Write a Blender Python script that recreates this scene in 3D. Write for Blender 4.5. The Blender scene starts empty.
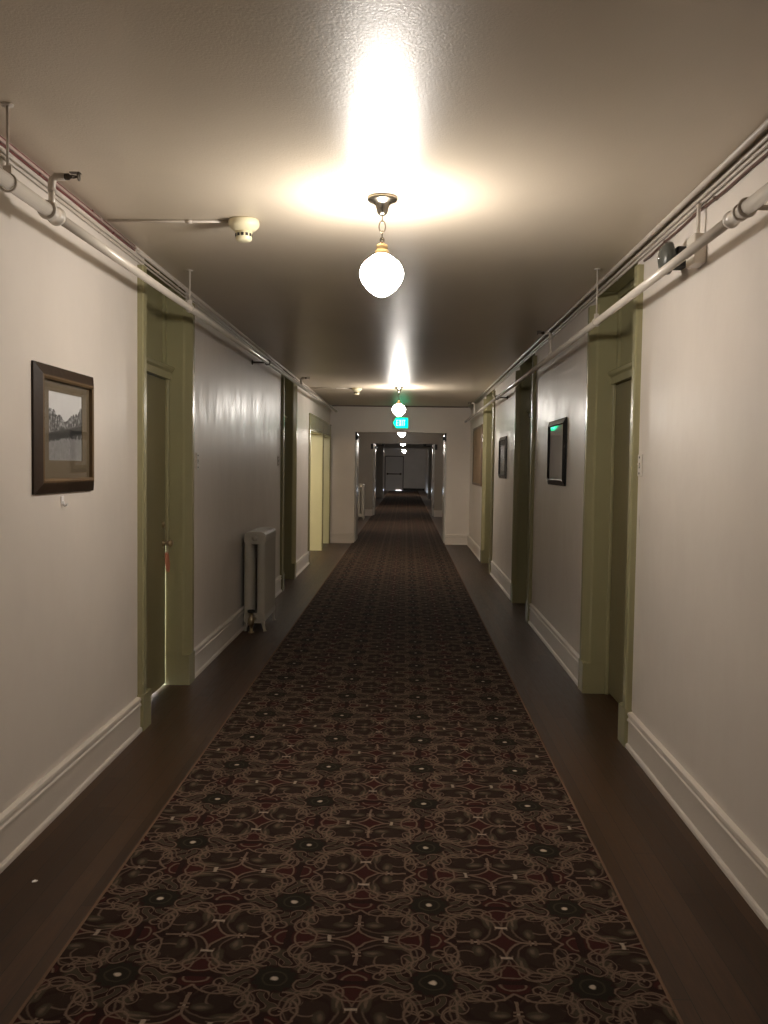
import bpy, bmesh, math, random
from mathutils import Vector, Matrix
random.seed(7)
PI = math.pi
scn = bpy.context.scene
col = scn.collection

# ------------------------------------------------------------------ dimensions (metres)
XL, XR = -1.485, 1.24          # faces of the two long walls
CX = (XL + XR) / 2
ZC = 2.68                      # ceiling
YN, YF = -3.0, 57.0            # behind the viewer, far end
YE = 17.42                     # first cross wall
EYE = 1.5

# ------------------------------------------------------------------ mesh helpers
class MB:
    def __init__(self): self.bm = bmesh.new()
    def box(self, x0, x1, y0, y1, z0, z1, bevel=0.0):
        if x0 > x1: x0, x1 = x1, x0
        if y0 > y1: y0, y1 = y1, y0
        t = bmesh.new()
        bmesh.ops.create_cube(t, size=1)
        for v in t.verts:
            v.co = Vector((x0 + (v.co.x + .5) * (x1 - x0), y0 + (v.co.y + .5) * (y1 - y0), z0 + (v.co.z + .5) * (z1 - z0)))
        if bevel: bmesh.ops.bevel(t, geom=t.edges[:], offset=bevel, segments=2, affect='EDGES', profile=.5)
        self.merge(t); return self
    def merge(self, t):
        me = bpy.data.meshes.new('tmp'); t.to_mesh(me); t.free(); self.bm.from_mesh(me); bpy.data.meshes.remove(me)
    def prism(self, poly, fn, a, b):
        """poly of 2-D points extruded from a to b; fn(p, q, t) gives the 3-D point"""
        t = bmesh.new()
        lo = [t.verts.new(fn(p, q, a)) for p, q in poly]; hi = [t.verts.new(fn(p, q, b)) for p, q in poly]
        n = len(poly)
        for i in range(n): t.faces.new((lo[i], lo[(i + 1) % n], hi[(i + 1) % n], hi[i]))
        t.faces.new(lo); t.faces.new(list(reversed(hi)))
        bmesh.ops.recalc_face_normals(t, faces=t.faces[:]); self.merge(t); return self
    def lathe(self, prof, c=(0, 0, 0), axis='Z', n=32, smooth=True):
        """prof: (radius, height) pairs turned about an axis through c"""
        t = bmesh.new(); rings = []
        ax = {'Z': (Vector((1, 0, 0)), Vector((0, 1, 0)), Vector((0, 0, 1))), 'X': (Vector((0, 1, 0)), Vector((0, 0, 1)), Vector((1, 0, 0))),
              'Y': (Vector((0, 0, 1)), Vector((1, 0, 0)), Vector((0, 1, 0)))}[axis]
        c = Vector(c)
        for r, h in prof:
            if r < 1e-6: rings.append([t.verts.new(c + ax[2] * h)])
            else: rings.append([t.verts.new(c + ax[0] * (r * math.cos(2 * PI * k / n)) + ax[1] * (r * math.sin(2 * PI * k / n)) + ax[2] * h) for k in range(n)])
        for A, B in zip(rings, rings[1:]):
            for k in range(n):
                k2 = (k + 1) % n
                if len(A) == 1 and len(B) == 1: continue
                if len(A) == 1: f = t.faces.new((A[0], B[k2], B[k]))
                elif len(B) == 1: f = t.faces.new((A[k], A[k2], B[0]))
                else: f = t.faces.new((A[k], A[k2], B[k2], B[k]))
                f.smooth = smooth
        for R in (rings[0], rings[-1]):
            if len(R) > 2: t.faces.new(R)
        bmesh.ops.recalc_face_normals(t, faces=t.faces[:]); self.merge(t); return self
    def tube(self, pts, r, n=14, closed=False):
        t = bmesh.new(); pts = [Vector(p) for p in pts]; N = len(pts); rings = []; up = None
        for i, p in enumerate(pts):
            if closed: d = (pts[(i + 1) % N] - pts[i - 1]).normalized()
            else: d = (pts[min(i + 1, N - 1)] - pts[max(i - 1, 0)]).normalized()
            if up is None: up = d.orthogonal().normalized()
            up = (up - d * up.dot(d)).normalized(); s = d.cross(up)
            rr = r[i] if isinstance(r, (list, tuple)) else r
            rings.append([t.verts.new(p + up * (rr * math.cos(2 * PI * k / n)) + s * (rr * math.sin(2 * PI * k / n))) for k in range(n)])
        for i in range(N if closed else N - 1):
            A, B = rings[i], rings[(i + 1) % N]
            for k in range(n):
                f = t.faces.new((A[k], A[(k + 1) % n], B[(k + 1) % n], B[k])); f.smooth = True
        if not closed: t.faces.new(rings[0]); t.faces.new(rings[-1])
        bmesh.ops.recalc_face_normals(t, faces=t.faces[:]); self.merge(t); return self
    def build(self, name, m, parent=None, origin=None):
        o = Vector(origin) if origin is not None else (parent_origin(parent) if parent else Vector((0, 0, 0)))
        for v in self.bm.verts: v.co -= o
        me = bpy.data.meshes.new(name); self.bm.to_mesh(me); self.bm.free()
        me.materials.append(m)
        ob = bpy.data.objects.new(name, me); col.objects.link(ob)
        if parent: ob.parent = parent
        else: ob.location = o
        return ob

def parent_origin(p):
    v = Vector((0, 0, 0))
    while p: v += p.location; p = p.parent
    return v

def tag(o, label=None, cat=None, group=None, kind=None):
    if label: o['label'] = label
    if cat: o['category'] = cat
    if group: o['group'] = group
    if kind: o['kind'] = kind
    return o

def empty(name, loc, label, cat, group=None, kind=None):
    o = bpy.data.objects.new(name, None); col.objects.link(o); o.location = loc; o.empty_display_size = .1
    return tag(o, label, cat, group, kind)

def copy_tree(o, loc=None, parent=None, label=None):
    c = o.copy(); col.objects.link(c)
    if parent: c.parent = parent
    if loc is not None: c.location = loc
    if label: c['label'] = label
    for ch in [x for x in bpy.data.objects if x.parent == o]: copy_tree(ch, None, c)
    return c

# ------------------------------------------------------------------ materials
class NT:
    """tiny node-network writer"""
    def __init__(self, name):
        self.m = bpy.data.materials.new(name); self.m.use_nodes = True
        self.t = self.m.node_tree; self.t.nodes.clear()
        self.out = self.n('ShaderNodeOutputMaterial')
    def n(self, kind, **kw):
        x = self.t.nodes.new(kind)
        for k, v in kw.items(): setattr(x, k, v)
        return x
    def link(self, a, b): self.t.links.new(a, b)
    def put(self, sock, v):
        if hasattr(v, 'is_linked'): self.link(v, sock)
        else: sock.default_value = v
    def math(self, op, a, b=None, c=None, clamp=False):
        x = self.n('ShaderNodeMath', operation=op); x.use_clamp = clamp
        for i, v in enumerate((a, b, c)):
            if v is not None: self.put(x.inputs[i], v)
        return x.outputs[0]
    def mix(self, f, a, b):
        x = self.n('ShaderNodeMix', data_type='RGBA'); self.put(x.inputs[0], f); self.put(x.inputs[6], a); self.put(x.inputs[7], b)
        return x.outputs[2]
    def coord(self): return self.n('ShaderNodeTexCoord').outputs['Object']
    def noise(self, vec, scale, detail=3, rough=.5, stretch=None):
        if stretch:
            mp = self.n('ShaderNodeMapping'); self.link(vec, mp.inputs[0]); mp.inputs['Scale'].default_value = stretch; vec = mp.outputs[0]
        x = self.n('ShaderNodeTexNoise'); self.link(vec, x.inputs['Vector'])
        x.inputs['Scale'].default_value = scale; x.inputs['Detail'].default_value = detail; x.inputs['Roughness'].default_value = rough
        return x.outputs[0]
    def ramp(self, f, stops):
        x = self.n('ShaderNodeValToRGB'); self.link(f, x.inputs[0]); e = x.color_ramp.elements
        while len(e) < len(stops): e.new(.5)
        for i, (p, c) in enumerate(stops): e[i].position = p; e[i].color = c
        return x.outputs[0]
    def bump(self, h, strength, dist=.01):
        x = self.n('ShaderNodeBump'); self.link(h, x.inputs['Height']); x.inputs['Strength'].default_value = strength; x.inputs['Distance'].default_value = dist
        return x.outputs[0]
    def pbr(self, color, rough=.5, metal=0., normal=None, spec=.5, coat=0.):
        b = self.n('ShaderNodeBsdfPrincipled')
        self.put(b.inputs['Base Color'], color); self.put(b.inputs['Roughness'], rough); self.put(b.inputs['Metallic'], metal)
        b.inputs['Specular IOR Level'].default_value = spec; b.inputs['Coat Weight'].default_value = coat
        if normal: self.link(normal, b.inputs['Normal'])
        self.link(b.outputs[0], self.out.inputs[0]); return self.m

def C(r, g, b): return (r, g, b, 1)

def paint(name, c, rough=.35, var=.06, bump=.15, scale=60., spec=.5, stretch=None):
    k = NT(name); co = k.coord()
    big = k.noise(co, 2.2, 4, .6, stretch)
    fine = k.noise(co, scale, 3)
    lo = tuple(x * (1 - var) for x in c) + (1,); hi = tuple(min(1, x * (1 + var)) for x in c) + (1,)
    return k.pbr(k.ramp(big, [(.3, lo), (.7, hi)]), rough, 0, k.bump(fine, bump), spec)

def wall_paint(name, c):
    k = NT(name); co = k.coord()
    big = k.noise(co, 1.3, 4, .6)
    und = k.noise(co, 5, 3, .55); blot = k.noise(co, 3.5, 5, .65, (1, 1, .5))
    lo = tuple(x * .95 for x in c) + (1,); hi = tuple(min(1, x * 1.04) for x in c) + (1,)
    streak = k.noise(co, 16, 3, .6, (1, 1, .25))
    ro = k.math('ADD', k.math('MULTIPLY_ADD', blot, .34, .08), k.math('MULTIPLY', streak, .26))
    return k.pbr(k.ramp(big, [(.3, lo), (.7, hi)]), ro, 0, k.bump(und, .12, .02), .5)

def ceiling_paint(name, c):
    k = NT(name); co = k.coord()
    big = k.noise(co, 1.1, 4, .6, (1, .6, 1))
    stip = k.noise(co, 110, 4, .6); wave = k.noise(co, 5, 2, .5, (.5, 1.5, 1))
    h = k.math('ADD', k.math('MULTIPLY', stip, .3), k.math('MULTIPLY', wave, .22))
    lo = tuple(x * .94 for x in c) + (1,); hi = tuple(x * 1.05 for x in c) + (1,)
    return k.pbr(k.ramp(big, [(.3, lo), (.7, hi)]), .37, 0, k.bump(h, .20, .02), .45)

def metal(name, c, rough=.3):
    k = NT(name); f = k.noise(k.coord(), 40, 3)
    return k.pbr(k.ramp(f, [(.3, tuple(x * .8 for x in c) + (1,)), (.7, tuple(c) + (1,))]), rough, 1.0)

def emitter(name, c, s):
    k = NT(name); e = k.n('ShaderNodeEmission'); e.inputs[0].default_value = c; e.inputs[1].default_value = s
    k.link(e.outputs[0], k.out.inputs[0]); return k.m

def wood_floor():
    k = NT('dark wood boards'); co = k.coord()
    s = k.n('ShaderNodeSeparateXYZ'); k.link(co, s.inputs[0]); X, Y = s.outputs[0], s.outputs[1]
    W = .083
    bi = k.math('FLOOR', k.math('DIVIDE', X, W)); fr = k.math('FRACT', k.math('DIVIDE', X, W))
    rnd = k.math('FRACT', k.math('MULTIPLY', k.math('SINE', k.math('MULTIPLY', bi, 12.9898)), 43758.5))
    yy = k.math('ADD', Y, k.math('MULTIPLY', rnd, 7.0))
    pi_ = k.math('FLOOR', k.math('DIVIDE', yy, 1.9)); fy = k.math('FRACT', k.math('DIVIDE', yy, 1.9))
    r2 = k.math('FRACT', k.math('MULTIPLY', k.math('SINE', k.math('ADD', k.math('MULTIPLY', bi, 7.13), k.math('MULTIPLY', pi_, 3.71))), 9631.7))
    g = k.noise(co, 14, 5, .65, (5, .35, 1))
    v = k.math('ADD', k.math('MULTIPLY', g, .75), k.math('MULTIPLY', r2, .25))
    c = k.ramp(v, [(.25, C(.026, .013, .006)), (.55, C(.055, .028, .014)), (.85, C(.100, .053, .027))])
    gap = k.math('LESS_THAN', k.math('MINIMUM', fr, k.math('SUBTRACT', 1.0, fr)), .012)
    gap2 = k.math('LESS_THAN', fy, .0012)
    gp = k.math('MAXIMUM', gap, gap2)
    c = k.mix(gp, c, C(.008, .005, .004))
    return k.pbr(c, k.math('MULTIPLY_ADD', g, .25, .30), 0, k.bump(k.math('SUBTRACT', g, gp), .12, .004), .28)

def carpet_mat():
    """woven hallway runner: flower dots on a .4615 m grid, four-point stars in the gaps, scrolls and leaves between"""
    k = NT('patterned wool carpet'); co = k.coord(); P = .4605
    M = k.math
    wob = k.n('ShaderNodeTexNoise'); k.link(co, wob.inputs['Vector']); wob.inputs['Scale'].default_value = 26; wob.inputs['Detail'].default_value = 2
    sw = k.n('ShaderNodeSeparateColor'); k.link(wob.outputs['Color'], sw.inputs[0])
    s = k.n('ShaderNodeSeparateXYZ'); k.link(co, s.inputs[0])
    X = M('ADD', s.outputs[0], M('MULTIPLY_ADD', sw.outputs[0], .016, -.008)); Y = M('ADD', s.outputs[1], M('MULTIPLY_ADD', sw.outputs[1], .016, -.008))
    a = M('DIVIDE', M('SUBTRACT', X, -.13 - P / 2), P); b = M('DIVIDE', M('SUBTRACT', Y, 2.754 - P / 2), P)
    ia, ib = M('FLOOR', a), M('FLOOR', b)
    u = M('MULTIPLY', M('SUBTRACT', M('FRACT', a), .5), P); v = M('MULTIPLY', M('SUBTRACT', M('FRACT', b), .5), P)
    au, av = M('ABSOLUTE', u), M('ABSOLUTE', v)
    par = M('MODULO', M('ABSOLUTE', M('ADD', ia, ib)), 2.0)           # which way the star lies
    def sel(p, q): return M('ADD', M('MULTIPLY', p, M('SUBTRACT', 1.0, par)), M('MULTIPLY', q, par))
    p, q = sel(au, av), sel(av, au)                                     # p along the star's long axis
    def dist(cx, cy, sx=1., sy=1.):
        dx = M('MULTIPLY', M('SUBTRACT', p, cx), sx); dy = M('MULTIPLY', M('SUBTRACT', q, cy), sy)
        return M('SQRT', M('ADD', M('MULTIPLY', dx, dx), M('MULTIPLY', dy, dy)))
    def ss(x, lo, hi):
        mr = k.n('ShaderNodeMapRange', interpolation_type='SMOOTHSTEP'); k.put(mr.inputs[0], x)
        mr.inputs[1].default_value = lo; mr.inputs[2].default_value = hi; return mr.outputs[0]
    def disc(d, r, e=.004): return M('SUBTRACT', 1.0, ss(d, r - e, r + e))
    def ring(d, r, w, e=.003): return disc(M('ABSOLUTE', M('SUBTRACT', d, r)), w, e)
    def both(*m):
        x = m[0]
        for y in m[1:]: x = M('MULTIPLY', x, y)
        return x
    def any_(*m):
        x = m[0]
        for y in m[1:]: x = M('MAXIMUM', x, y)
        return x
    def lt(x, t): return M('LESS_THAN', x, t)
    def gt(x, t): return M('GREATER_THAN', x, t)
    dC = dist(.09, .10); dO = dist(.075, .235); dD = dist(P / 2, P / 2)
    red, dark, olive, tan, pale = C(.040, .0105, .0085), C(.021, .0090, .0068), C(.058, .047, .029), C(.160, .108, .076), C(.46, .38, .29)
    inside = both(gt(dC, .1), lt(p, .09), lt(q, .06))
    colr = k.mix(inside, dark, red)
    cen = disc(dist(.165, .0, 1, .8), .045); colr = k.mix(cen, colr, red)
    colr = k.mix(disc(dist(.0, .215, .7, 1.), .035), colr, red)
    # curling leaves round every flower, and paisley leaves beside the star
    ang = M('ARCTAN2', M('SUBTRACT', p, P / 2), M('SUBTRACT', q, P / 2))
    wv = M('SINE', M('ADD', M('MULTIPLY', ang, 12.0), M('MULTIPLY', M('SINE', M('MULTIPLY', dD, 58.0)), 2.6)))
    zone = both(ss(dD, .066, .08), M('SUBTRACT', 1.0, ss(dD, .145, .165)))
    colr = k.mix(M('MULTIPLY', both(zone, ss(wv, .1, .6)), .8), colr, olive)
    colr = k.mix(M('MULTIPLY', both(zone, disc(M('ABSOLUTE', M('SUBTRACT', wv, .05)), .20, .15)), .7), colr, tan)
    zone2 = both(M('SUBTRACT', 1.0, ss(dC, .086, .094)), gt(dD, .08))
    colr = k.mix(M('MULTIPLY', zone2, .16), colr, olive)
    colr = k.mix(M('MULTIPLY', both(zone2, ring(dist(.075, .105, .85, 1.), .056, .0075)), .8), colr, dark)
    colr = k.mix(M('MULTIPLY', both(zone2, ring(dist(.085, .11, .85, 1.), .075, .0028)), .55), colr, tan)
    leaf1 = disc(dist(.052, .085, .9, 1.45), .027, .006); leaf2 = disc(dist(.125, .04, .75, 1.9), .033, .008)
    colr = k.mix(M('MULTIPLY', any_(leaf1, leaf2), .75), colr, olive)
    vein = any_(disc(dist(.05, .082, .9, 1.9), .014, .010), disc(dist(.125, .04, .8, 4.), .02, .008))
    colr = k.mix(M('MULTIPLY', vein, .6), colr, tan)
    # flower dot
    pet = M('MULTIPLY_ADD', M('SINE', M('MULTIPLY', M('ARCTAN2', M('SUBTRACT', p, P / 2), M('SUBTRACT', q, P / 2)), 12.0)), .006, .062)
    colr = k.mix(lt(dD, pet), colr, C(.017, .0135, .0085))
    colr = k.mix(M('MULTIPLY', ring(dD, .036, .003), .5), colr, olive)
    # tan line work
    lines = any_(
        M('MULTIPLY', both(ring(dist(.105, .125, .9, 1.), .045, .0026), gt(q, .10)), .8),
        M('MULTIPLY', ring(dist(.155, .115, 1.7, 1.), .030, .0028), .9),
        M('MULTIPLY', both(ring(dC, .082, .0024), gt(p, .075)), .8),
        both(ring(dist(.06, .165, 1., 1.3), .032, .0026), gt(q, .15)),
        both(ring(dC, .1, .0038), lt(p, .094), lt(q, .075)),
        M('MULTIPLY', both(ring(dC, .1, .0026), gt(p, .1)), .7),
        both(ring(dO, .088, .0036), lt(q, .19), lt(p, .13)),
        ring(dist(.165, .0, 1, .62), .034, .0028),
        ring(dist(.185, .075, 1.3, 1.), .026, .0028),
        both(ring(dist(.16, .075), .05, .0028), gt(p, .15)),
        ring(dist(.075, .205), .019, .0028),
        both(ring(dist(.12, .19), .045, .0028), lt(q, .2)),
        both(ring(dist(.2, .14), .032, .0028), gt(q, .125)),
        both(ring(dist(.0, .23, .8, 1.), .03, .0026)),
        both(lt(p, .016), disc(M('ABSOLUTE', M('SUBTRACT', q, .082)), .004, .002)),
        both(lt(p, .014), disc(M('ABSOLUTE', M('SUBTRACT', q, .1)), .004, .002)),
        both(lt(p, .005), gt(q, .05), lt(q, .15)))
    colr = k.mix(M('MULTIPLY', lines, .95), colr, tan)
    # pale accents
    dash = both(disc(M('ABSOLUTE', M('SUBTRACT', p, .09)), .006, .003), lt(q, .019))
    small = both(disc(M('ABSOLUTE', M('SUBTRACT', q, .09)), .004, .002), lt(p, .005))
    colr = k.mix(M('MULTIPLY', any_(dash, M('MULTIPLY', small, .5)), .62), colr, pale)
    colr = k.mix(disc(dD, .0105), colr, pale)
    # pile speckle
    sp = k.noise(co, 330, 2, .6); mot = k.noise(co, 3, 3)
    f = M('MULTIPLY_ADD', sp, 1.1, .45); f = M('MULTIPLY', f, M('MULTIPLY_ADD', mot, .5, .75))
    hs = k.n('ShaderNodeVectorMath', operation='SCALE'); k.link(colr, hs.inputs[0]); k.link(f, hs.inputs['Scale'])
    return k.pbr(hs.outputs[0], .95, 0, k.bump(sp, .5, .004), .12)

def photo_mat():
    """small black and white town view: pale sky, dark trees and a crowd line, pale road"""
    k = NT('old photograph'); co = k.coord(); s = k.n('ShaderNodeSeparateXYZ'); k.link(co, s.inputs[0])
    Y, Z = s.outputs[1], s.outputs[2]                      # origin at the print's centre, print .37 x .29
    n1 = k.noise(co, 18, 5, .6); n2 = k.noise(co, 60, 4, .6)
    M = k.math
    left = M('MULTIPLY', M('SUBTRACT', M('MULTIPLY', Y, -1.0), 0.), .34)
    hill = M('ADD', M('MULTIPLY_ADD', n1, .10, -.025), M('MULTIPLY', M('ABSOLUTE', Y), .28))
    sky = M('GREATER_THAN', Z, hill)
    grey = k.ramp(n2, [(.38, C(.012, .012, .012)), (.5, C(.10, .10, .10)), (.64, C(.42, .42, .42))])
    land = k.mix(M('GREATER_THAN', M('ADD', Z, M('MULTIPLY', n1, .03)), -.035), M('MULTIPLY_ADD', n2, .3, .10), grey)
    crowd = M('LESS_THAN', M('ABSOLUTE', M('ADD', M('ADD', Z, .028), M('MULTIPLY', Y, -.12))), M('MULTIPLY', n2, .035))
    land = k.mix(crowd, land, M('MULTIPLY', n2, .05))
    c = k.mix(sky, land, M('MULTIPLY_ADD', n1, .12, .62))
    return k.pbr(c, .5, 0, None, .3)

def glass_mat(name='picture glass', top=.96):
    k = NT(name); g = k.n('ShaderNodeBsdfGlossy'); g.inputs['Roughness'].default_value = .03
    t = k.n('ShaderNodeBsdfTransparent'); g_ = k.n('ShaderNodeNewGeometry')
    dt = k.n('ShaderNodeVectorMath', operation='DOT_PRODUCT'); k.link(g_.outputs['Incoming'], dt.inputs[0]); k.link(g_.outputs['Normal'], dt.inputs[1])
    cs = k.math('SUBTRACT', 1.0, k.math('ABSOLUTE', dt.outputs['Value']))
    fr = k.math('MULTIPLY_ADD', k.math('POWER', cs, 5.0), top, .04)     # same reflectance from either face
    mx = k.n('ShaderNodeMixShader'); k.link(fr, mx.inputs[0]); k.link(t.outputs[0], mx.inputs[1]); k.link(g.outputs[0], mx.inputs[2])
    k.link(mx.outputs[0], k.out.inputs[0]); return k.m

def globe_mat():
    k = NT('lit opal glass'); e = k.n('ShaderNodeEmission'); e.inputs[0].default_value = C(1, .925, .845); e.inputs[1].default_value = LAMP
    k.link(e.outputs[0], k.out.inputs[0]); return k.m

LAMP = 150.
M_ = dict(
    wall=wall_paint('cream wall paint', (.70, .64, .575)),
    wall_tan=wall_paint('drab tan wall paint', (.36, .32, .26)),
    wall_pale=wall_paint('pale grey wall paint', (.82, .81, .79)),
    ceil=ceiling_paint('cream ceiling paint', (.62, .535, .42)),
    base=paint('cream gloss trim', (.68, .62, .55), .3, .03, .05),
    green=paint('olive green gloss', (.31, .285, .155), .24, .06, .06, 70),
    yellow=paint('pale yellow green gloss', (.56, .54, .32), .28, .04, .05, 70),
    door=paint('olive door paint darkened for grazing light', (.19, .165, .085), .34, .08, .06, 70),  # olive darkened below the trim to hold the shade of grazing light
    firedoor=paint('white door enamel', (.62, .60, .56), .22, .04, .05),
    grey=paint('blue grey door enamel', (.66, .66, .66), .4, .05, .05),
    floor=wood_floor(), carpet=carpet_mat(),
    binding=paint('tan carpet edge', (.16, .10, .065), .9, .15, .3, 200, .1),
    pipe=paint('painted pipe', (.66, .60, .52), .22, .04, .05, 90),
    conduit=paint('painted conduit', (.55, .49, .42), .4, .06, .08, 90),
    redcable=paint('dusky red cable', (.20, .055, .05), .4, .15, .1, 90),
    pinkcable=paint('faded pink cable', (.55, .42, .37), .4, .1, .1, 90),
    brown=paint('brown cable', (.11, .055, .04), .45, .2, .1, 90),
    brass=metal('aged brass', (.50, .40, .26), .28), nickel=metal('tarnished nickel', (.36, .32, .25), .26),
    gold=metal('gilt socket', (.75, .55, .28), .3),
    darkmetal=metal('dark sprinkler metal', (.12, .10, .08), .4), chrome=metal('bright steel', (.8, .8, .8), .18),
    bell=paint('grey hammered enamel', (.085, .088, .076), .22, .1, .15, 120),
    ivory=paint('ivory plastic', (.68, .62, .42), .4, .03, .03),
    plate=paint('switch plate', (.72, .67, .60), .3, .02, .02), black=paint('black slot', (.012, .011, .01), .5, .1, .05),
    frame_dark=paint('dark walnut frame', (.034, .019, .010), .5, .25, .15, 30, .3), frame_bronze=paint('bronze frame lip', (.12, .075, .036), .5, .25, .15, 40, .3),
    frame_black=paint('black frame', (.014, .014, .015), .22, .1, .05), mat=paint('drab mat board', (.155, .122, .078), .8, .04, .1, 200, .2),
    print_glare=paint('print paled as glass reflection', (.78, .84, .76), .6, .5, .05, 30), photo=photo_mat(), glass=glass_mat(), glass_soft=glass_mat('non-glare picture glass', .35),  # print kept pale to stand in for bright reflection on its glass
    board=paint('brown pinboard cloth', (.36, .265, .18), .9, .12, .3, 150, .2), board_frame=paint('brown wood edge', (.15, .085, .045), .45, .2, .1, 40),
    darkgrey=paint('dark grey enamel', (.2, .2, .2), .4, .05, .05),
    radiator=paint('radiator enamel', (.40, .37, .31), .38, .05, .08, 80),
    tagm=paint('orange card tag', (.33, .12, .06), .6, .15, .05, 60), tagw=paint('pale card', (.5, .4, .32), .6, .1, .05),
    white=paint('white plastic', (.85, .82, .80), .35, .02, .02),
    signbody=paint('sign housing', (.45, .43, .38), .4, .03, .03),
    signgreen=emitter('green sign light', C(.0, 1.0, .42), 3.0), signletter=emitter('pale sign letters', C(.25, 1.0, .70), 4.5),
    globe=globe_mat())

# ------------------------------------------------------------------ doors: (side, near edge, far edge, depth)
DOORS = [
    (1, 'L', 5.07, 5.98, .125), (2, 'L', 10.73, 11.75, .13),
    (5, 'R', 4.965, 5.965, .135), (6, 'R', 8.83, 9.95, .135), (7, 'R', 12.80, 14.10, .13)]
ZT = 2.585          # top of the door casings; the recess itself goes up to the ceiling
ZR = 2.672
def wx(side, d): return XL + d if side == 'L' else XR - d

# ------------------------------------------------------------------ shell
def long_wall(side, name):
    m = MB(); x0 = wx(side, 0); x1 = wx(side, -.32)
    ops = [(y0 - .02, y1 + .02, ZR) for n, s, y0, y1, d in DOORS if s == side]
    if side == 'L': ops += [(13.70, 15.80, 2.075), (15.92, 17.30, 2.075)]
    ops.sort(); y = YN
    for a, b, zt in ops:
        m.box(x0, x1, y, a, 0, ZC); m.box(x0, x1, a, b, zt, ZC); y = b
    m.box(x0, x1, y, YF, 0, ZC)
    return tag(m.build(name, M_['wall']), kind='structure')
long_wall('L', 'wall_left'); long_wall('R', 'wall_right')
tag(MB().box(-3.8, XR + .6, YN - .2, YF + .2, -.12, 0).build('floor', M_['floor']), kind='structure')
tag(MB().box(-3.8, XR + .6, YN - .2, YF + .2, ZC, ZC + .12).build('ceiling', M_['ceil']), kind='structure')
tag(MB().box(XL - .32, XR + .32, YN - .15, YN, 0, ZC).build('wall_behind', M_['wall']), kind='structure')

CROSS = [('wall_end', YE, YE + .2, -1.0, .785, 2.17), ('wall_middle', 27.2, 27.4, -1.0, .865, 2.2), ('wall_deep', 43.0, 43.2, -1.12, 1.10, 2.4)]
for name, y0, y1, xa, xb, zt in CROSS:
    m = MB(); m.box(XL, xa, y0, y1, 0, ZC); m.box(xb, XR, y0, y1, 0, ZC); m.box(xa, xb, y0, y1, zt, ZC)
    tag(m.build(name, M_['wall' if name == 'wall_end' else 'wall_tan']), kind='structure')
tag(MB().box(XL - .32, XR + .32, YF, YF + .15, 0, ZC).build('wall_far', M_['wall_pale']), kind='structure')

BASE = [(0, 0), (.030, 0), (.030, .014), (.026, .022), (.018, .026), (.018, .140), (.024, .146), (.024, .156), (.019, .162), (.019, .172), (.024, .178), (.022, .190), (.006, .195), (0, .195)]
def baseboard(side, spans, name):
    m = MB()
    for a, b in spans: m.prism(BASE, lambda p, q, t: (wx(side, p), t, q), a, b)
    tag(m.build(name, M_['base']), kind='structure')
CW = .15
def gaps(side, extra=()):
    g = sorted([(y0 - CW, y1 + CW) for n, s, y0, y1, d in DOORS if s == side] + list(extra)); out = []; y = YN
    for a, b in g: out.append((y, a)); y = b
    out.append((y, YE)); out.append((YE + .2, 27.2)); out.append((27.4, 43.0)); out.append((43.2, YF))
    return [(a, b) for a, b in out if b - a > .03]
baseboard('L', gaps('L', [(13.62, 17.40)]), 'baseboard_left'); baseboard('R', gaps('R'), 'baseboard_right')
m = MB()
for name, y0, y1, xa, xb, zt in CROSS[:2]:
    for a, b in ((XL + .03, xa), (xb, XR - .03)): m.prism(BASE, lambda p, q, t: (t, y0 - p, q), a, b)
tag(m.build('baseboard_end', M_['base']), kind='structure')

# ------------------------------------------------------------------ recessed bedroom doors
def knob_set(side, y, z, d, parent, dead=True):
    s = 1 if side == 'L' else -1
    x = wx(side, d)
    k = MB().lathe([(.0, 0), (.026, 0), (.026, .004 ), (.011, .008), (.010, .03), (.022, .036), (.028, .046), (.027, .056), (.018, .064), (0, .066)] if s > 0 else
                   [(.0, 0), (.026, 0), (.026, -.004), (.011, -.008), (.010, -.03), (.022, -.036), (.028, -.046), (.027, -.056), (.018, -.064), (0, -.066)], (x, y, z), 'X', 20)
    k.build('door_knob', M_['brass'], parent)
    if dead:
        MB().lathe([(0, 0), (.024, 0), (.024, s * .008), (.018, s * .014), (0, s * .015)], (x, y - .01, z + .125), 'X', 20).build('deadbolt', M_['brass'], parent)

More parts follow.
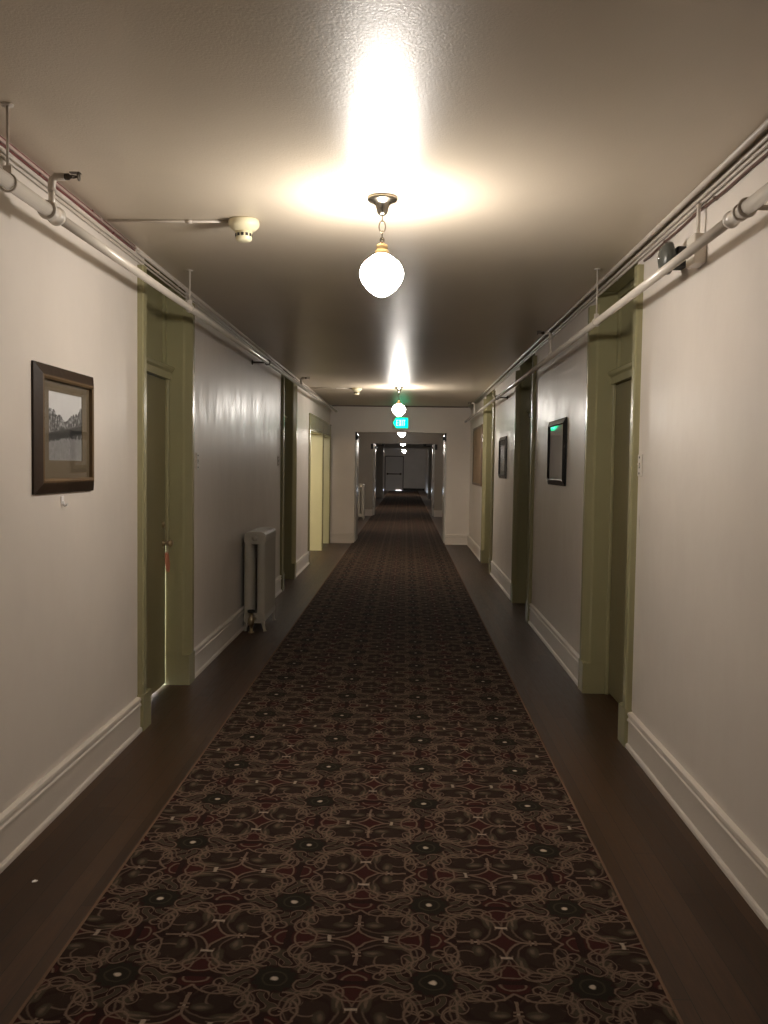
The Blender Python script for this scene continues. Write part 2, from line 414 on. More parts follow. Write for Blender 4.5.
def alcove_door(n, side, y0, y1, depth, label, lit_gap=False):
    root = empty('door_%d' % n, (wx(side, -depth), (y0 + y1) / 2, 0), label, 'door', kind='structure')
    f = MB(); X = lambda p, q, t: (wx(side, q), p, t)
    for ye, s in ((y0, -1), (y1, 1)):
        f.prism([(ye + s * CW, 0), (ye + s * CW, .027), (ye + s * (CW - .012), .033), (ye + s * .085, .033), (ye + s * .012, -.002), (ye, -.014),
                 (ye, -depth - .06), (ye + s * .02, -depth - .06), (ye + s * .02, 0)], X, .2, ZT)
        f.prism([(ye + s * (CW + .006), 0), (ye + s * (CW + .006), .036), (ye + s * .004, .036), (ye, .030), (ye, -depth - .06), (ye + s * .02, -depth - .06), (ye + s * .02, 0)], X, 0, .205)
        z0 = .95 if (lit_gap and s > 0) else 0; sw = .030 if z0 else .016
        f.prism([(ye, -depth + .002), (ye, -depth + .022), (ye - s * (sw - .004), -depth + .022), (ye - s * sw, -depth + .016), (ye - s * sw, -depth + .002)], X, z0, 2.06)
        f.prism([(ye, -.002), (ye, -depth - .06), (ye + s * .02, -depth - .06), (ye + s * .02, -.002)], X, ZT, ZR - .008)
    f.box(wx(side, -.001), wx(side, -depth - .06), y0 - .02, y1 + .02, ZR - .008, ZR)
    f.build('door_frame', M_['green'], root)
    h = MB()
    h.prism([(-depth - .06, 2.06), (-depth + .034, 2.06), (-depth + .034, 2.105), (-depth + .05, 2.118), (-depth + .058, 2.135), (-depth + .05, 2.145), (-depth - .06, 2.145)],
            lambda p, q, t: (wx(side, p), t, q), y0, y1)
    h.build('header', M_['green'], root)
    t = MB(); t.box(wx(side, -depth - .05), wx(side, -depth - .012), y0, y1, 2.145, ZR - .008)
    for a, b, c, d_ in ((y0, y0 + .05, 2.145, ZR - .008), (y1 - .05, y1, 2.145, ZR - .008), (y0 + .05, y1 - .05, ZR - .055, ZR - .008)):
        t.box(wx(side, -depth - .012), wx(side, -depth + .004), a, b, c, d_)
    t.build('transom_panel', M_['green'], root)
    g = .019 if lit_gap else .004
    lf = MB().box(wx(side, -depth - .035), wx(side, -depth), y0 + .004, y1 - g, .014, 2.056, .003)
    leaf = lf.build('door_leaf', M_['door'], root)
    return root, leaf

DL = {1: 'olive green door left of the radiator with a tag on its knob', 2: 'dark olive door just beyond the radiator on the left',
      5: 'nearest olive green door on the right, past the light switch', 6: 'dark green doorway between the two dark framed pictures on the right',
      7: 'olive green doorway beside the brown board on the right'}
for n, side, y0, y1, d in DOORS:
    root, leaf = alcove_door(n, side, y0, y1, d, DL[n], n == 1)
    if n == 1: knob_set(side, y1 - .075, .972, -d, root)
    else: knob_set(side, y0 + .09, .97, -d, root)

# two open doorways at the far left into an added, unseen lit side lobby, under one flush header
def opening_trim(n, y0, y1):
    f = MB()
    f.box(XL - .325, XL + .006, y1 - .02, y1 + .001, 0, 2.075); f.box(XL - .325, XL + .006, y0 - .001, y0 + .02, 0, 2.075)
    f.box(XL - .325, XL - .001, y0, y1, 2.055, 2.076)
    tag(f.build('trim_%d' % n, M_['yellow']), kind='structure')
opening_trim(3, 13.70, 15.80); opening_trim(4, 15.92, 17.30)
LB0, LB1, LBX = 12.6, 17.5, -3.6
m = MB(); m.box(LBX - .1, LBX, LB0, LB1, 0, ZC); m.box(LBX, XL - .32, LB0 - .1, LB0, 0, ZC); m.box(LBX, XL - .32, LB1, LB1 + .1, 0, ZC)
tag(m.build('wall_unseen_lobby', M_['wall']), kind='structure')
ll = bpy.data.lights.new('unseen_lobby_lamp', 'POINT'); ll.energy = 85; ll.color = (1, .92, .78); ll.shadow_soft_size = .1  # unseen lamp, added to account for the brightness of the doorway jambs
lo = bpy.data.objects.new('unseen_lobby_lamp', ll); col.objects.link(lo); lo.location = (-2.6, 13.0, 2.2)

m = MB()
m.box(XL, XL + .022, 13.62, 17.38, 2.075, 2.29, .004); m.box(XL, XL + .03, 13.60, 17.40, 2.27, 2.30, .004)
m.box(XL, XL + .022, 13.60, 13.70, 0, 2.075, .004); m.box(XL, XL + .022, 15.80, 15.92, 0, 2.075, .004); m.box(XL, XL + .022, 17.30, 17.40, 0, 2.075, .004)
tag(m.build('trim_1', M_['green']), kind='structure')

# fire doors standing open against the passage beyond each cross wall
def fire_leaf(n, x_hinge, s, y0, zt, label, length=.86, holder=False):
    """s=+1: leaf on the left jamb, its thickness towards +X"""
    root = empty('door_%d' % n, (x_hinge, y0, 0), label, 'door', kind='structure')
    xa, xb = x_hinge + s * .006, x_hinge + s * .052
    MB().box(xa, xb, y0 + .012, y0 + length, .015, zt - .02, .004).build('door_leaf', M_['firedoor'], root)
    MB().box(xb, xb + s * .006, y0 + .12, y0 + .26, .92, 1.12, .002).build('push_plate', M_['chrome'], root)
    c = MB(); c.box(xb, xb + s * .045, y0 + .03, y0 + .26, zt - .14, zt - .075, .006)
    c.box(xb + s * .01, xb + s * .03, y0 + .05, y0 + .4, zt - .072, zt - .06)
    if holder: c.tube([(xb + s * .03, y0 + .24, zt - .062), (xb + s * .27, y0 + .12, zt - .05), (xb + s * .25, y0 + .03, zt - .03), (xb + s * .25, y0 + .0, zt - .03)], .011, 8)
    if holder: c.box(xb + s * .2, xb + s * .30, y0 - .04, y0 - .001, zt - .045, zt - .001)
    c.build('door_closer', M_['black'], root)
    if not holder: MB().box(x_hinge + s * .031, x_hinge + s * .06, y0 - .02, y0 + .008, zt - .16, zt - .002, .002).build('pivot', M_['black'], root)
    if holder: MB().box(x_hinge - s * .075, x_hinge - s * .001, y0 - .225, y0 - .201, zt - .17, zt - .01, .004).build('door_holder', M_['black'], root)
    h = MB()
    for z in (.25, 1.05, 1.86): h.lathe([(0, 0), (.008, 0), (.008, .1), (0, .1)], (xa + s * .012, y0 + .006, z), 'Z', 10)
    h.build('hinge', M_['chrome'], root)
    MB().box(xa + s * .006, xb - s * .006, y0 + .008, y0 + .0125, zt - .11, zt - .03).build('top_catch', M_['chrome'], root)
fire_leaf(8, -1.03, 1, YE + .2, 2.17, 'white open fire door on the left of the doorway under the exit sign')
fire_leaf(9, .812, -1, YE + .2, 2.17, 'white open fire door on the right of the doorway under the exit sign')
fire_leaf(10, -1.0, 1, 27.4, 2.2, 'white open fire door on the left of the second doorway', holder=True)
fire_leaf(11, .865, -1, 27.4, 2.2, 'white open fire door on the right of the second doorway', holder=True)
m = MB()
for xa, xb, s in ((-1.12, -1.07, 1), (1.05, 1.10, -1)): m.box(xa, xb, 42.98, 43.22, 0, 2.4)
m.box(-1.12, 1.10, 42.98, 43.22, 2.36, 2.4)
tag(m.build('trim_2', M_['firedoor']), kind='structure')
root = empty('door_12', (-.75, YF, 0), 'grey exit door with a push bar in the far end wall', 'door', kind='structure')
MB().box(-1.28, -.22, YF - .03, YF - .002, .03, 2.12, .004).build('door_leaf', M_['grey'], root)
m = MB()
for a, b, c, d in ((-1.36, -1.29, 0, 2.2), (-.21, -.14, 0, 2.2), (-1.36, -.14, 2.13, 2.2)): m.box(a, b, YF - .05, YF - .001, c, d)
m.build('door_frame', M_['darkgrey'], root)
m = MB().tube([(-1.18, YF - .11, 1.05), (-.34, YF - .11, 1.05)], .03); m.box(-1.22, -1.12, YF - .13, YF - .03, .99, 1.11, .01); m.box(-.40, -.28, YF - .13, YF - .03, .99, 1.11, .01)
m.build('push_bar', M_['darkmetal'], root)
tag(MB().prism([(0, 0), (.02, 0), (.02, .14), (0, .15)], lambda p, q, t: (t, YF - p, q), -.14, XR - .03).build('baseboard_far', M_['black']), kind='structure')

# ------------------------------------------------------------------ carpet runner
cr = MB().box(-1.025, .765, YN + .2, YF - .9, .0005, .009).build('carpet_runner', M_['carpet'])
tag(cr, 'long dark red and olive scroll patterned carpet runner down the wooden hallway floor', 'carpet')
for x0, x1 in ((-1.033, -1.022), (.762, .773)): MB().box(x0, x1, YN + .2, YF - .9, .0005, .0105, .002).build('binding', M_['binding'], cr)

# ------------------------------------------------------------------ pendant lamps
def make_lamp(x, y):
    r = empty('pendant_lamp', (x, y, ZC), 'nearest white globe lamp hanging on a chain from the ceiling', 'lamp', 'globe lamps along the hallway ceiling')
    MB().lathe([(0, ZC - .001), (.066, ZC - .001), (.068, ZC - .010), (.062, ZC - .018), (.044, ZC - .024), (.031, ZC - .036), (.026, ZC - .055), (.021, ZC - .070), (.011, ZC - .078), (0, ZC - .08)], (x, y, 0)).build('canopy', M_['nickel'], r)
    ch = MB()
    def link(zc, hl, hw, flat):
        pts = []
        for k in range(20):
            a = 2 * PI * k / 20; w = hw * math.cos(a); h = hl * math.sin(a)
            pts.append((x + (w if flat else 0), y + (0 if flat else w), zc + h))
        ch.tube(pts, .0032, 8, True)
    link(2.588, .017, .009, False); link(2.553, .025, .014, True); link(2.516, .018, .009, False); link(2.494, .012, .008, True)
    ch.build('chain', M_['nickel'], r)
    MB().lathe([(0, 2.486), (.007, 2.486), (.012, 2.480), (.024, 2.474), (.027, 2.462), (.022, 2.455), (.031, 2.448), (.033, 2.434), (.030, 2.428), (0, 2.428)], (x, y, 0)).build('socket', M_['gold'], r)
    MB().lathe([(.030, 2.431), (.036, 2.428), (.054, 2.416), (.076, 2.398), (.091, 2.374), (.0965, 2.352), (.0945, 2.332), (.084, 2.308), (.067, 2.286), (.046, 2.267), (.025, 2.254), (.012, 2.249), (0, 2.2475)], (x, y, 0)).build('globe', M_['globe'], r)
    return r
lamp = make_lamp(-.12, 3.99)
for y, lab in ((13.31, 'second white globe lamp, seen right above the green exit sign'), (22.65, 'white globe lamp seen just below the exit sign, beyond the first doorway'),
               (32.0, 'fourth white globe lamp, tiny, beyond the second doorway'), (48.6, 'farthest white globe lamp, tiny, near the far grey door')):
    copy_tree(lamp, (-.12, y, ZC), None, lab)

# ------------------------------------------------------------------ smoke detectors with their surface conduit
def make_detector(x, y, lab):
    r = empty('smoke_detector', (x, y, ZC), lab, 'smoke detector', 'smoke detectors on the ceiling')
    MB().lathe([(0, ZC - .001), (.072, ZC - .001), (.074, ZC - .008), (.074, ZC - .026), (.070, ZC - .034), (.058, ZC - .046), (.044, ZC - .056), (0, ZC - .056)], (x, y, 0)).build('base', M_['ivory'], r)
    MB().lathe([(0, ZC - .055), (.041, ZC - .055), (.040, ZC - .074), (.039, ZC - .092), (.034, ZC - .099), (.022, ZC - .103), (0, ZC - .104)], (x, y, 0)).build('sensor_head', M_['ivory'], r)
    s = MB()
    for k in range(12):
        a = 2 * PI * k / 12; ca, sa = math.cos(a), math.sin(a); t = bmesh.new(); bmesh.ops.create_cube(t, size=1)
        bmesh.ops.scale(t, vec=(.004, .013, .014), verts=t.verts); bmesh.ops.rotate(t, cent=(0, 0, 0), matrix=Matrix.Rotation(a, 3, 'Z'), verts=t.verts)
        bmesh.ops.translate(t, vec=(x + .0395 * ca, y + .0395 * sa, ZC - .074), verts=t.verts); s.merge(t)
    s.build('vent_slots', M_['black'], r)
    return r
d1 = make_detector(-.80, 4.37, 'ivory smoke detector on the ceiling left of the nearest globe lamp')
copy_tree(d1, (-.76, 13.55, ZC), None, 'small ivory smoke detector on the ceiling by the end wall')
for y, xe, lab in ((4.37, -.874, 'thin cream conduit across the ceiling to the nearest smoke detector'), (13.55, -.834, 'thin cream conduit across the ceiling to the far smoke detector')):
    c = MB().tube([(XL + .022, y, ZC - .008), (xe, y, ZC - .008)], .0065)
    o = c.build('ceiling_conduit', M_['conduit'], None, (XL, y, ZC))
    tag(o, lab, 'conduit', 'conduits to the smoke detectors')
    xm = XL + .42
    MB().tube([(xm - .012, y, ZC - .008), (xm + .012, y, ZC - .008)], .0105).build('coupling', M_['conduit'], o)

# ------------------------------------------------------------------ sprinkler pipes
def sprinkler_pipe(side, pts, r_near, r_far, ysplit, label, risers, hangers, brackets, joints):
    root = empty('sprinkler_pipe', pts[0], label, 'pipe', 'sprinkler pipes along the tops of the walls')
    x = pts[0][0]; s = 1 if side == 'L' else -1
    def z_at(y):
        for (xa, ya, za), (xb, yb, zb) in zip(pts, pts[1:]):
            if ya <= y <= yb: return za + (zb - za) * (y - ya) / (yb - ya)
        return pts[-1][2]
    near = [(x, pts[0][1], pts[0][2]), (x, ysplit, z_at(ysplit))]
    far = [(x, ysplit, z_at(ysplit))] + [p for p in pts if p[1] > ysplit]
    MB().tube(near, r_near, 20).build('pipe_run', M_['pipe'], root)
    MB().tube(far, r_far, 20).build('pipe_run', M_['pipe'], root)
    for y in joints:
        z = z_at(y); R = (r_near if y <= ysplit + .05 else r_far) + .005
        MB().lathe([(0, -.05), (R + .005, -.05), (R + .005, -.038), (R, -.034), (R, .034), (R + .005, .038), (R + .005, .05), (0, .05)], (x, y, z), 'Y', 24).build('coupling', M_['pipe'], root)
    for y, ztop in risers:
        z = z_at(y)
        m = MB().tube([(x, y, z + .01), (x, y, ztop - .03)], .012, 14)
        m.lathe([(0, 0), (.019, 0), (.019, .022), (.013, .026), (0, .026)], (x, y, z + .012), 'Z', 16)
        m.build('riser', M_['pipe'], root)
        e = MB().tube([(x, y, ztop - .055), (x, y, ztop - .025), (x + s * .004, y, ztop - .010), (x + s * .016, y, ztop), (x + s * .05, y, ztop)], .0145, 14)
        el = e.build('elbow', M_['conduit'], root)
        h = MB().lathe([(0, 0), (.012, 0), (.012, s * .016), (.008, s * .018), (.006, s * .026), (0, s * .026)], (x + s * .05, y, ztop), 'X', 14)
        h.tube([(x + s * .064, y - .010, ztop), (x + s * .078, y - .014, ztop), (x + s * .094, y - .006, ztop), (x + s * .1, y, ztop)], .003, 8)
        h.tube([(x + s * .064, y + .010, ztop), (x + s * .078, y + .014, ztop), (x + s * .094, y + .006, ztop), (x + s * .1, y, ztop)], .003, 8)
        h.lathe([(0, 0), (.016, 0), (.016, s * .003), (0, s * .003)], (x + s * .1, y, ztop), 'X', 14)
        h.box(x + s * .07, x + s * .108, y - .012, y + .012, ztop + .012, ztop + .015)
        h.build('sprinkler_head', M_['darkmetal'], el)
    for y in hangers:
        z = z_at(y); R = r_near if y < ysplit else r_far
        m = MB().tube([(x, y, z + R + .002), (x, y, ZC)], .005, 10)
        m.tube([(x + (R + .004) * math.cos(a * PI / 12), y, z + (R + .004) * math.sin(a * PI / 12)) for a in range(24)], .004, 8, True)
        m.box(x - .014, x + .014, y - .006, y + .006, z + R + .004, z + R + .03, .002)
        m.lathe([(0, 0), (.02, 0), (.02, -.006), (0, -.006)], (x, y, ZC), 'Z', 16)
        m.build('hanger', M_['conduit'], root)
    for y in brackets:
        z = z_at(y); R = r_near if y < ysplit else r_far
        w = wx(side, .001)
        m = MB().tube([(w, y, z), (x - s * (R + .002), y, z)], .009, 10)
        m.lathe([(0, 0), (.026, 0), (.024, s * .006), (.012, s * .012), (0, s * .012)], (w, y, z), 'X', 18)
        m.tube([(x + (R + .004) * math.cos(a * PI / 12), y, z + (R + .004) * math.sin(a * PI / 12)) for a in range(24)], .006, 8, True)
        m.build('bracket', M_['conduit'] if y < 5 else M_['darkmetal'], root)
    MB().lathe([(0, -.03), (r_far + .007, -.03), (r_far + .007, .0), (0, .008)], (x, pts[-1][1], pts[-1][2]), 'Y', 18).build('end_cap', M_['pipe'], root)
    return root
sprinkler_pipe('L', [(XL + .15, YN + .02, 2.405), (XL + .15, 3.0, 2.425), (XL + .15, 8.0, 2.475), (XL + .15, 17.0, 2.535)], .025, .0195, 3.40,
               'cream sprinkler pipe running along the top of the left wall', [(3.36, 2.562), (11.3, 2.60)], [2.99, 5.49], [8.57], [3.36])
sprinkler_pipe('R', [(XR - .13, YN + .02, 2.366), (XR - .13, 17.0, 2.372)], .024, .0195, 3.07,
               'cream sprinkler pipe running along the top of the right wall', [(7.05, 2.555), (14.8, 2.56)], [5.36], [3.02, 11.1], [3.12])

# ------------------------------------------------------------------ conduits and cables along the ceiling corners
def run(name, m, side, d, z, r, y0, y1, label, cat, clip=2.4, wav=0., group=None):
    x = wx(side, d); pts = []; n = max(2, int((y1 - y0) / .12)) if wav else 1
    for i in range(n + 1):
        y = y0 + (y1 - y0) * i / n
        pts.append((x, y, z + wav * math.sin(y * 5.1) + wav * .6 * math.sin(y * 11.7)))
    o = MB().tube(pts, r, 10).build(name, M_[m], None, (x, y0, z)); tag(o, label, cat, group)
    y = max(y0, 0) + .9; first = None; yf = y
    while y < y1 - .2 and y < 17:
        if first is None:
            first = MB().box(wx(side, 0), wx(side, d + r + .002), y - .008, y + .008, z - r - .0006, z + r + .0006, .0005).build('clip', M_[m], o)
        else:
            c = first.copy(); col.objects.link(c); c.parent = o; c.location = (0, y - yf, 0)
        y += clip
    return o
run('cable', 'redcable', 'L', .005, 2.671, .0038, YN + .05, 4.86, 'dusky red cable, upper of the two in the left ceiling corner', 'cable', 1.1, .0, 'cables in the left ceiling corner')
run('cable', 'pinkcable', 'L', .0085, 2.6585, .0065, YN + .05, 4.86, 'faded pink cable between the two darker runs in the left ceiling corner', 'cable', 1.7, .0, 'cables in the left ceiling corner')
run('cable', 'redcable', 'L', .005, 2.6465, .0038, YN + .05, 4.86, 'dusky red cable, lower of the two in the left ceiling corner', 'cable', .9, .0012, 'cables in the left ceiling corner')
run('wall_conduit', 'conduit', 'L', .008, 2.622, .007, YN + .05, 17.38, 'thin cream conduit along the left wall just under the red cables', 'conduit', 2.2)
run('wall_conduit', 'conduit', 'L', .007, 2.601, .005, YN + .05, 17.38, 'thinnest cream conduit along the left wall above the sprinkler pipe', 'conduit', 1.7)
run('wall_conduit', 'conduit', 'L', .010, 2.652, .010, 4.90, 17.38, 'cream conduit in the left ceiling corner beyond the first door', 'conduit', 2.0)
run('wall_conduit', 'conduit', 'R', .045, ZC - .0125, .0125, YN + .05, 17.38, 'thick cream conduit on the ceiling edge above the right wall', 'conduit', 30)
run('wall_conduit', 'conduit', 'R', .010, 2.652, .009, YN + .05, 17.38, 'upper cream conduit along the top of the right wall', 'conduit', 2.0)
run('wall_conduit', 'conduit', 'R', .009, 2.628, .008, YN + .05, 17.38, 'lower cream conduit along the top of the right wall', 'conduit', 1.5)
run('cable', 'brown', 'R', .008, 2.600, .0065, YN + .05, 4.78, 'sagging brown cable along the top of the right wall', 'cable', .7, .004)
m = MB().tube([(XL + .03, YE - .010, ZC - .012), (XR - .06, YE - .010, ZC - .012)], .009)
tag(m.build('wall_conduit', M_['brown'], None, (0, YE, ZC)), 'brown conduit along the top of the end wall', 'conduit')

# ------------------------------------------------------------------ alarm bell
by, bz = 3.86, 2.44
gy, gz = 4.10, 2.452
r = empty('alarm_bell', (XR, by, bz), 'dark grey fire alarm bell beside a cream box above the right sprinkler pipe', 'alarm bell')
MB().box(XR - .055, XR - .0005, by - .055, by + .055, bz - .075, bz + .05, .006).build('back_box', M_['pipe'], r)
MB().lathe([(0, -.052), (.014, -.052), (.014, -.066), (.067, -.066), (.071, -.068), (.072, -.078), (.067, -.096), (.054, -.108), (.034, -.115), (.010, -.118), (0, -.118)], (XR, gy, gz), 'X', 32).build('gong', M_['bell'], r)
MB().lathe([(0, -.117), (.008, -.117), (.008, -.122), (0, -.124)], (XR, gy, gz), 'X', 12).build('screw', M_['chrome'], r)
MB().box(XR - .05, XR - .0005, gy - .045, gy + .045, gz - .045, gz + .045, .006).build('gong_mount', M_['black'], r)
MB().tube([(XR - .03, by + .05, bz), (XR - .03, gy - .04, gz)], .012).build('coupling', M_['darkgrey'], r)
m = MB().tube([(XR - .030, by - .02, bz + .048), (XR - .030, by - .02, 2.612), (XR - .018, by - .02, 2.616)], .008); m.build('conduit_stub', M_['pipe'], r)

# ------------------------------------------------------------------ pictures
def picture(side, y0, y1, z0, z1, fw, proj, fm, lip, label, inner, matw=None, name='framed_picture', skew=0.):
    root = empty(name, (wx(side, 0), (y0 + y1) / 2, z0), label, 'picture', 'framed pictures on the walls')
    X = lambda d, y, z: (wx(side, d), y, z)
    def ring(m, prof):
        """prof: (inset from the outer edge, distance off the wall), a closed mitred section"""
        t = bmesh.new(); loops = []
        for i, d in prof:
            loops.append([t.verts.new(X(d, a, b)) for a, b in ((y0 + i, z0 + i), (y1 - i, z0 + i), (y1 - i, z1 - i), (y0 + i, z1 - i))])
        n = len(loops)
        for j in range(n):
            A, B = loops[j], loops[(j + 1) % n]
            for k in range(4): t.faces.new((A[k], A[(k + 1) % 4], B[(k + 1) % 4], B[k]))
        bmesh.ops.recalc_face_normals(t, faces=t.faces[:]); m.merge(t)
    m = MB(); ring(m, [(0, .001), (0, .010), (.008, .014), (fw * .35, proj * .62), (fw * .72, proj * .92), (fw * .72, .001)]); m.build('frame', M_[fm], root)
    m = MB(); ring(m, [(fw * .72, .001), (fw * .72, proj * .92), (fw * .85, proj), (fw, proj * .85), (fw, .001)]); m.build('frame_lip', M_[lip], root)
    i = fw - .004
    if matw:
        m = MB(); a, b, c, d = matw
        m.box(wx(side, .004), wx(side, .012), y0 + i, a, z0 + i, z1 - i); m.box(wx(side, .004), wx(side, .012), b, y1 - i, z0 + i, z1 - i)
        m.box(wx(side, .004), wx(side, .012), a, b, z0 + i, c); m.box(wx(side, .004), wx(side, .012), a, b, d, z1 - i)
        m.build('mat_board', M_['mat'], root)
        pr = MB().box(wx(side, .003), wx(side, .009), a - .01, b + .01, c - .01, d + .01).build('print', M_[inner], root)
        o = Vector((wx(side, .006), (a + b) / 2, (c + d) / 2))
        off = o - root.location
        for v in pr.data.vertices: v.co -= off
        pr.location = off
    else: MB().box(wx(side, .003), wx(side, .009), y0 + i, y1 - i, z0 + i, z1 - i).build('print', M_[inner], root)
    pane = MB().box(wx(side, .0135), wx(side, .0155), y0 + i, y1 - i, z0 + i, z1 - i)
    sg = 1 if side == 'L' else -1
    for v in pane.bm.verts:                      # the glass sits a little askew in its rebate
        v.co.x += sg * (skew * (y1 - v.co.y) / (y1 - y0) + skew * .3 * (z1 - v.co.z) / (z1 - z0))
    pane.build('glass_pane', M_['glass_soft' if side == 'L' else 'glass'], root)
    return root
picture('L', 3.52, 4.195, 1.370, 1.900, .062, .032, 'frame_dark', 'frame_bronze', 'large brown framed black and white photograph on the left wall', 'photo', (3.665, 4.045, 1.508, 1.795))
picture('R', 6.96, 7.78, 1.368, 1.903, .05, .028, 'frame_black', 'frame_black', 'black framed picture on the right wall with a green glint in its glass', 'print_glare', skew=.008)
picture('R', 11.06, 11.85, 1.372, 1.900, .05, .028, 'frame_black', 'frame_black', 'small looking dark framed picture between the two farther doorways on the right', 'print_glare', (11.2, 11.71, 1.47, 1.80))
root = empty('notice_board', (XR, 15.5, 1.21), 'brown notice board on the right wall by the end wall', 'notice board')
MB().box(XR - .012, XR - .001, 14.66, 16.4, 1.23, 2.18).build('board', M_['board'], root)
m = MB()
for a, b, c, d in ((14.6, 14.66, 1.2, 2.21), (16.4, 16.46, 1.2, 2.21), (14.66, 16.4, 1.2, 1.24), (14.66, 16.4, 2.17, 2.21)): m.box(XR - .022, XR - .001, a, b, c, d, .003)
m.build('frame', M_['board_frame'], root)
r = empty('wall_hook', (XL, 3.83, 1.325), 'small white adhesive hook on the left wall under the framed photograph', 'hook')
MB().box(XL + .0005, XL + .005, 3.815, 3.845, 1.318, 1.356, .002).build('pad', M_['white'], r)
MB().tube([(XL + .005, 3.83, 1.332), (XL + .008, 3.83, 1.320), (XL + .014, 3.83, 1.312), (XL + .021, 3.83, 1.314), (XL + .024, 3.83, 1.322)], [.006, .006, .0055, .005, .004], 10).build('hook', M_['white'], r)

# ------------------------------------------------------------------ light switches
def switch(side, y, z, label):
    r = empty('light_switch', (wx(side, 0), y, z), label, 'light switch', 'light switches on the walls')
    MB().box(wx(side, .0003), wx(side, .008), y - .036, y + .036, z - .058, z + .058, .003).build('plate', M_['plate'], r)
    MB().box(wx(side, .0079), wx(side, .0086), y - .009, y + .009, z - .015, z + .014).build('slot', M_['black'], r)
    MB().prism([(.008, -.009), (.018, .004), (.018, .010), (.008, .004)], lambda p, q, t: (wx(side, p), t, z + q), y - .004, y + .004).build('toggle', M_['plate'], r)
    for dz in (-.042, .042):
        MB().lathe([(0, 0), (.006, 0), (.005, .003 if side == 'L' else -.003), (0, .0034 if side == 'L' else -.0034)], (wx(side, .008), y, z + dz), 'X', 12).build('screw', M_['black'], r)
switch('R', 4.765, 1.525, 'nearest light switch on the right wall beside the green door trim')
switch('L', 6.33, 1.52, 'light switch on the left wall just past the tagged door')
switch('L', 10.36, 1.55, 'light switch on the left wall above the radiator')
switch('R', 8.58, 1.535, 'light switch on the right wall between the black framed picture and next doorway')

# ------------------------------------------------------------------ radiators
def radiator(x_wall, s, x0, x1, y0, n, h, label, valve=True):
    """two-column cast radiator; x0 near the wall, x1 towards the passage"""
    root = empty('radiator', ((x0 + x1) / 2, y0, 0), label, 'radiator', 'cast iron radiators')
    p = .058; w = abs(x1 - x0) / 2
    xc = (x0 + x1) / 2
    def section(k):
        y = y0 + p * (k + .5); m = MB()
        for sx in (-1, 1):
            c = xc + sx * (w - .042)
            t = bmesh.new()
            prof = [(math.cos(a) * .040, math.sin(a) * .026) for a in [2 * PI * i / 16 for i in range(16)]]
            m.prism([(c + a, y + b) for a, b in prof], lambda P_, Q_, t_: (P_, Q_, t_), .13, h - .06)
            t.free()
        for za, zb in ((h - .11, h), (.075, .17)):
            prof = []
            for i in range(20):
                a = 2 * PI * i / 20; ca, sa = math.cos(a), math.sin(a)
                prof.append((math.copysign(abs(ca) ** .45, ca) * (w - .002), math.copysign(abs(sa) ** .6, sa) * (zb - za) / 2))
            m.prism([(xc + a, (za + zb) / 2 + b) for a, b in prof], lambda P_, Q_, t_: (P_, t_, Q_), y - .027, y + .027)
            m.lathe([(0, -.03), (.028, -.03), (.028, .03), (0, .03)], (xc, y, (za + zb) / 2), 'Y', 14)
        return m
    first = section(0).build('section', M_['radiator'], root)
    for k in range(1, n):
        c = first.copy(); col.objects.link(c); c.parent = root; c.location = (0, p * k, 0)
    for k in (0, n - 1):
        y = y0 + p * (k + .5)
        for sx in (-1, 1):
            c = xc + sx * (w - .03)
            MB().tube([(c, y, .12), (c + sx * .006, y, .06), (c + sx * .018, y, .012), (c + sx * .02, y, 0)], [.024, .016, .013, .020], 12).build('leg', M_['radiator'], root)
    if valve:
        m = MB().lathe([(0, 0), (.028, 0), (.028, .008), (.016, .012), (.016, .06), (.024, .066), (.027, .09), (.027, .125), (.016, .14), (.012, .18), (0, .18)], (xc - .02, y0 - .05, 0), 'Z', 18)
        m.tube([(xc - .02, y0 - .05, .11), (xc - .01, y0 - .02, .115), (xc, y0 + .01, .12)], .018, 12)
        v = m.build('valve', M_['brass'], root)
        MB().lathe([(0, .178), (.030, .178), (.034, .186), (.034, .198), (.028, .205), (0, .206)], (xc - .02, y0 - .05, 0), 'Z', 18).build('valve_handle', M_['black'], v)
    return root
radiator(XL, 1, -1.445, -1.245, 7.97, 11, .90, 'cream cast iron radiator standing against the left wall before the dark door')
radiator(XL, 1, -1.36, -1.17, 25.2, 11, 1.0, 'distant pale radiator glimpsed through the first doorway on the left', False)

# ------------------------------------------------------------------ knob tag, exit sign, scrap of paper
ky = 5.98 - .075; kx = XL - .125
r = empty('door_hanger', (kx + .035, ky, .972), 'orange brown card tag hanging on a loop from the brass door knob', 'tag')
MB().tube([(kx + .030, ky + .012 * math.cos(a_), .945 + .045 * math.sin(a_) ) for a_ in [2 * PI * i / 24 for i in range(24)]], .0022, 6, True).build('loop', M_['tagw'], r)
t = MB()
t.prism([(-.016, 0), (-.020, -.06), (-.012, -.115), (.012, -.125), (.020, -.07), (.014, 0), (.005, .012), (-.005, .012)], lambda p, q, h_: (kx + h_ + p * .6 - q * .06, ky - .006 + p * .7, .902 + q), .026, .0285)
t.build('card', M_['tagm'], r)

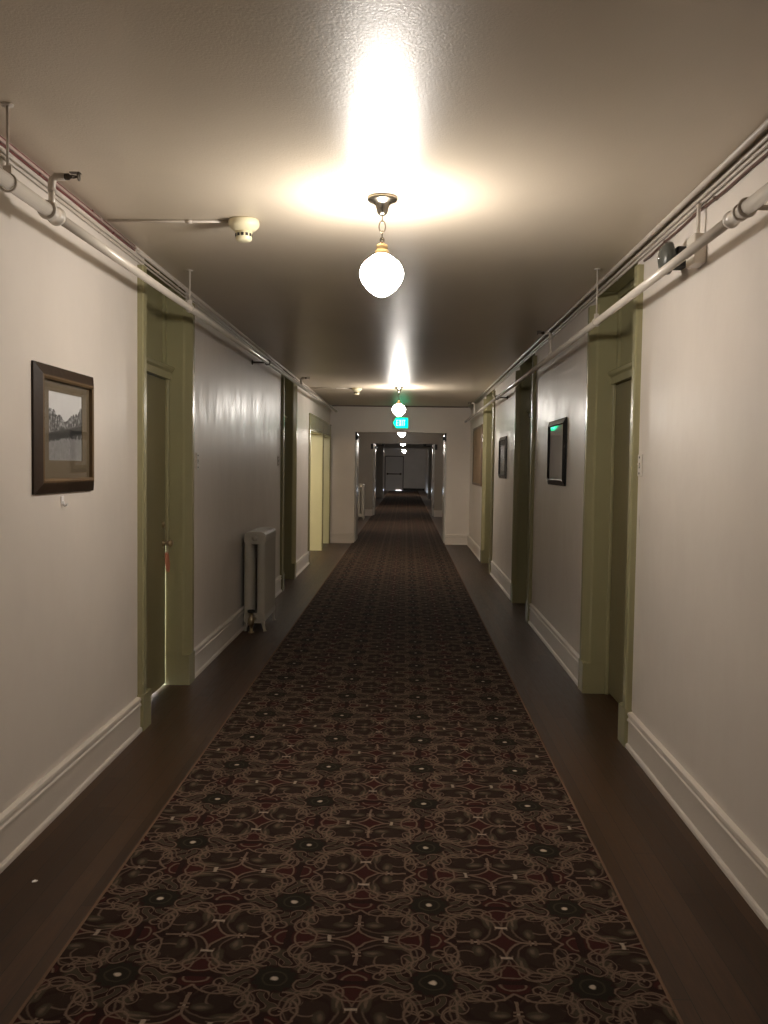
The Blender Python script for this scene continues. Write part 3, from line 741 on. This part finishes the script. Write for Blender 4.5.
sx0, sx1, sz0, sz1, sy = -.262, .024, 2.252, 2.447, YE - .075
r = empty('exit_sign', ((sx0 + sx1) / 2, YE, sz0), 'lit green exit sign on the end wall above the first doorway', 'exit sign')
m = MB(); m.box(sx0 - .012, sx1 + .012, sy + .012, YE - .0005, sz0 - .012, sz1 + .012, .006); m.build('housing', M_['signbody'], r)
f = MB()
zc = (sz0 + sz1) / 2
f.prism([(sx0, zc), (sx0 + .06, sz0), (sx1, sz0), (sx1, sz1), (sx0 + .06, sz1)], lambda p, q, t_: (p, t_, q), sy + .006, sy + .013)
f.build('lit_face', M_['signgreen'], r)
L = MB(); lx = sx0 + .062; lh = .115; z0, z1 = zc - lh / 2, zc + lh / 2; st = .014; ya, yb = sy + .003, sy + .0065
def lb(a, b, c, d): L.box(a, b, ya, yb, c, d)
lw = .042
lb(lx, lx + st, z0, z1)
for z in (z0, zc - st / 2, z1 - st): lb(lx + st, lx + lw, z, z + st)
xx = lx + lw + .012
for a, b in (((xx, z0), (xx + lw, z1)), ((xx, z1), (xx + lw, z0))):
    dx = st * .6
    L.prism([(a[0], a[1]), (a[0] + 2 * dx, a[1]), (b[0], b[1]), (b[0] - 2 * dx, b[1])], lambda p, q, t_: (p, t_, q), ya, yb)
xx += lw + .012; lb(xx, xx + st, z0, z1)
xx += st + .010; lb(xx, xx + lw, z1 - st, z1); lb(xx + lw / 2 - st / 2, xx + lw / 2 + st / 2, z0, z1 - st)
L.build('lettering', M_['signletter'], r)
p = MB(); p.prism([(-1.312, 3.090), (-1.299, 3.096), (-1.297, 3.107), (-1.309, 3.111), (-1.315, 3.101)], lambda a, b, c: (a, b, c), .0005, .003)
tag(p.build('paper_scrap', M_['white'], None, (-1.306, 3.10, 0)), 'tiny white scrap of paper on the left floorboards in the foreground', 'paper')

# ------------------------------------------------------------------ light behind the first left door, leaking round its edge
la = bpy.data.lights.new('bedroom_light', 'AREA'); la.energy = 220; la.color = (.80, .88, 1.0); la.shape = 'RECTANGLE'; la.size = .5; la.size_y = .8
lo = bpy.data.objects.new('bedroom_light', la); col.objects.link(lo); lo.location = (-2.25, 5.35, .55)
lo.rotation_euler = (Vector((-1.60, 5.95, .3)) - lo.location).to_track_quat('-Z', 'Y').to_euler()
# daylight under the far exit door
lb_ = bpy.data.lights.new('outdoor_light', 'AREA'); lb_.energy = 8; lb_.color = (.75, .86, 1.0); lb_.size = .32; lb_.size_y = .014; lb_.shape = 'RECTANGLE'
l2 = bpy.data.objects.new('outdoor_light', lb_); col.objects.link(l2); l2.location = (-.45, YF - .004, .016); l2.rotation_euler = (PI / 2 - .2, 0, PI)

w = bpy.data.worlds.new('World'); scn.world = w; w.use_nodes = True
w.node_tree.nodes['Background'].inputs[0].default_value = (0, 0, 0, 1); w.node_tree.nodes['Background'].inputs[1].default_value = 0

# ------------------------------------------------------------------ camera
F, VX, VY, RHO = 895., 406., 467., math.radians(.85)
cy = Vector(((VX - 384) / F, (512 - VY) / F, 1)).normalized()
cz = Vector((math.sin(RHO), math.cos(RHO), 0)); cz = (cz - cy * cz.dot(cy)).normalized()
cx = cz.cross(cy)
if cx.x < 0: cx = -cx
cam = bpy.data.cameras.new('camera'); co = bpy.data.objects.new('camera', cam); col.objects.link(co)
R = Matrix(((cx.x, cx.y, -cx.z), (cy.x, cy.y, -cy.z), (cz.x, cz.y, -cz.z))).to_4x4()
co.matrix_world = Matrix.Translation((0, 0, EYE)) @ R
cam.sensor_fit = 'VERTICAL'; cam.sensor_height = 36; cam.lens = F / 1024 * 36; cam.clip_start = .05; cam.clip_end = 200
scn.camera = co
scn.view_settings.view_transform = 'Standard'; scn.view_settings.look = 'None'; scn.view_settings.gamma = 1; scn.view_settings.use_curve_mapping = False
scn.view_settings.exposure = 0
scn.cycles.max_bounces = 10; scn.cycles.diffuse_bounces = 6; scn.cycles.use_denoising = True
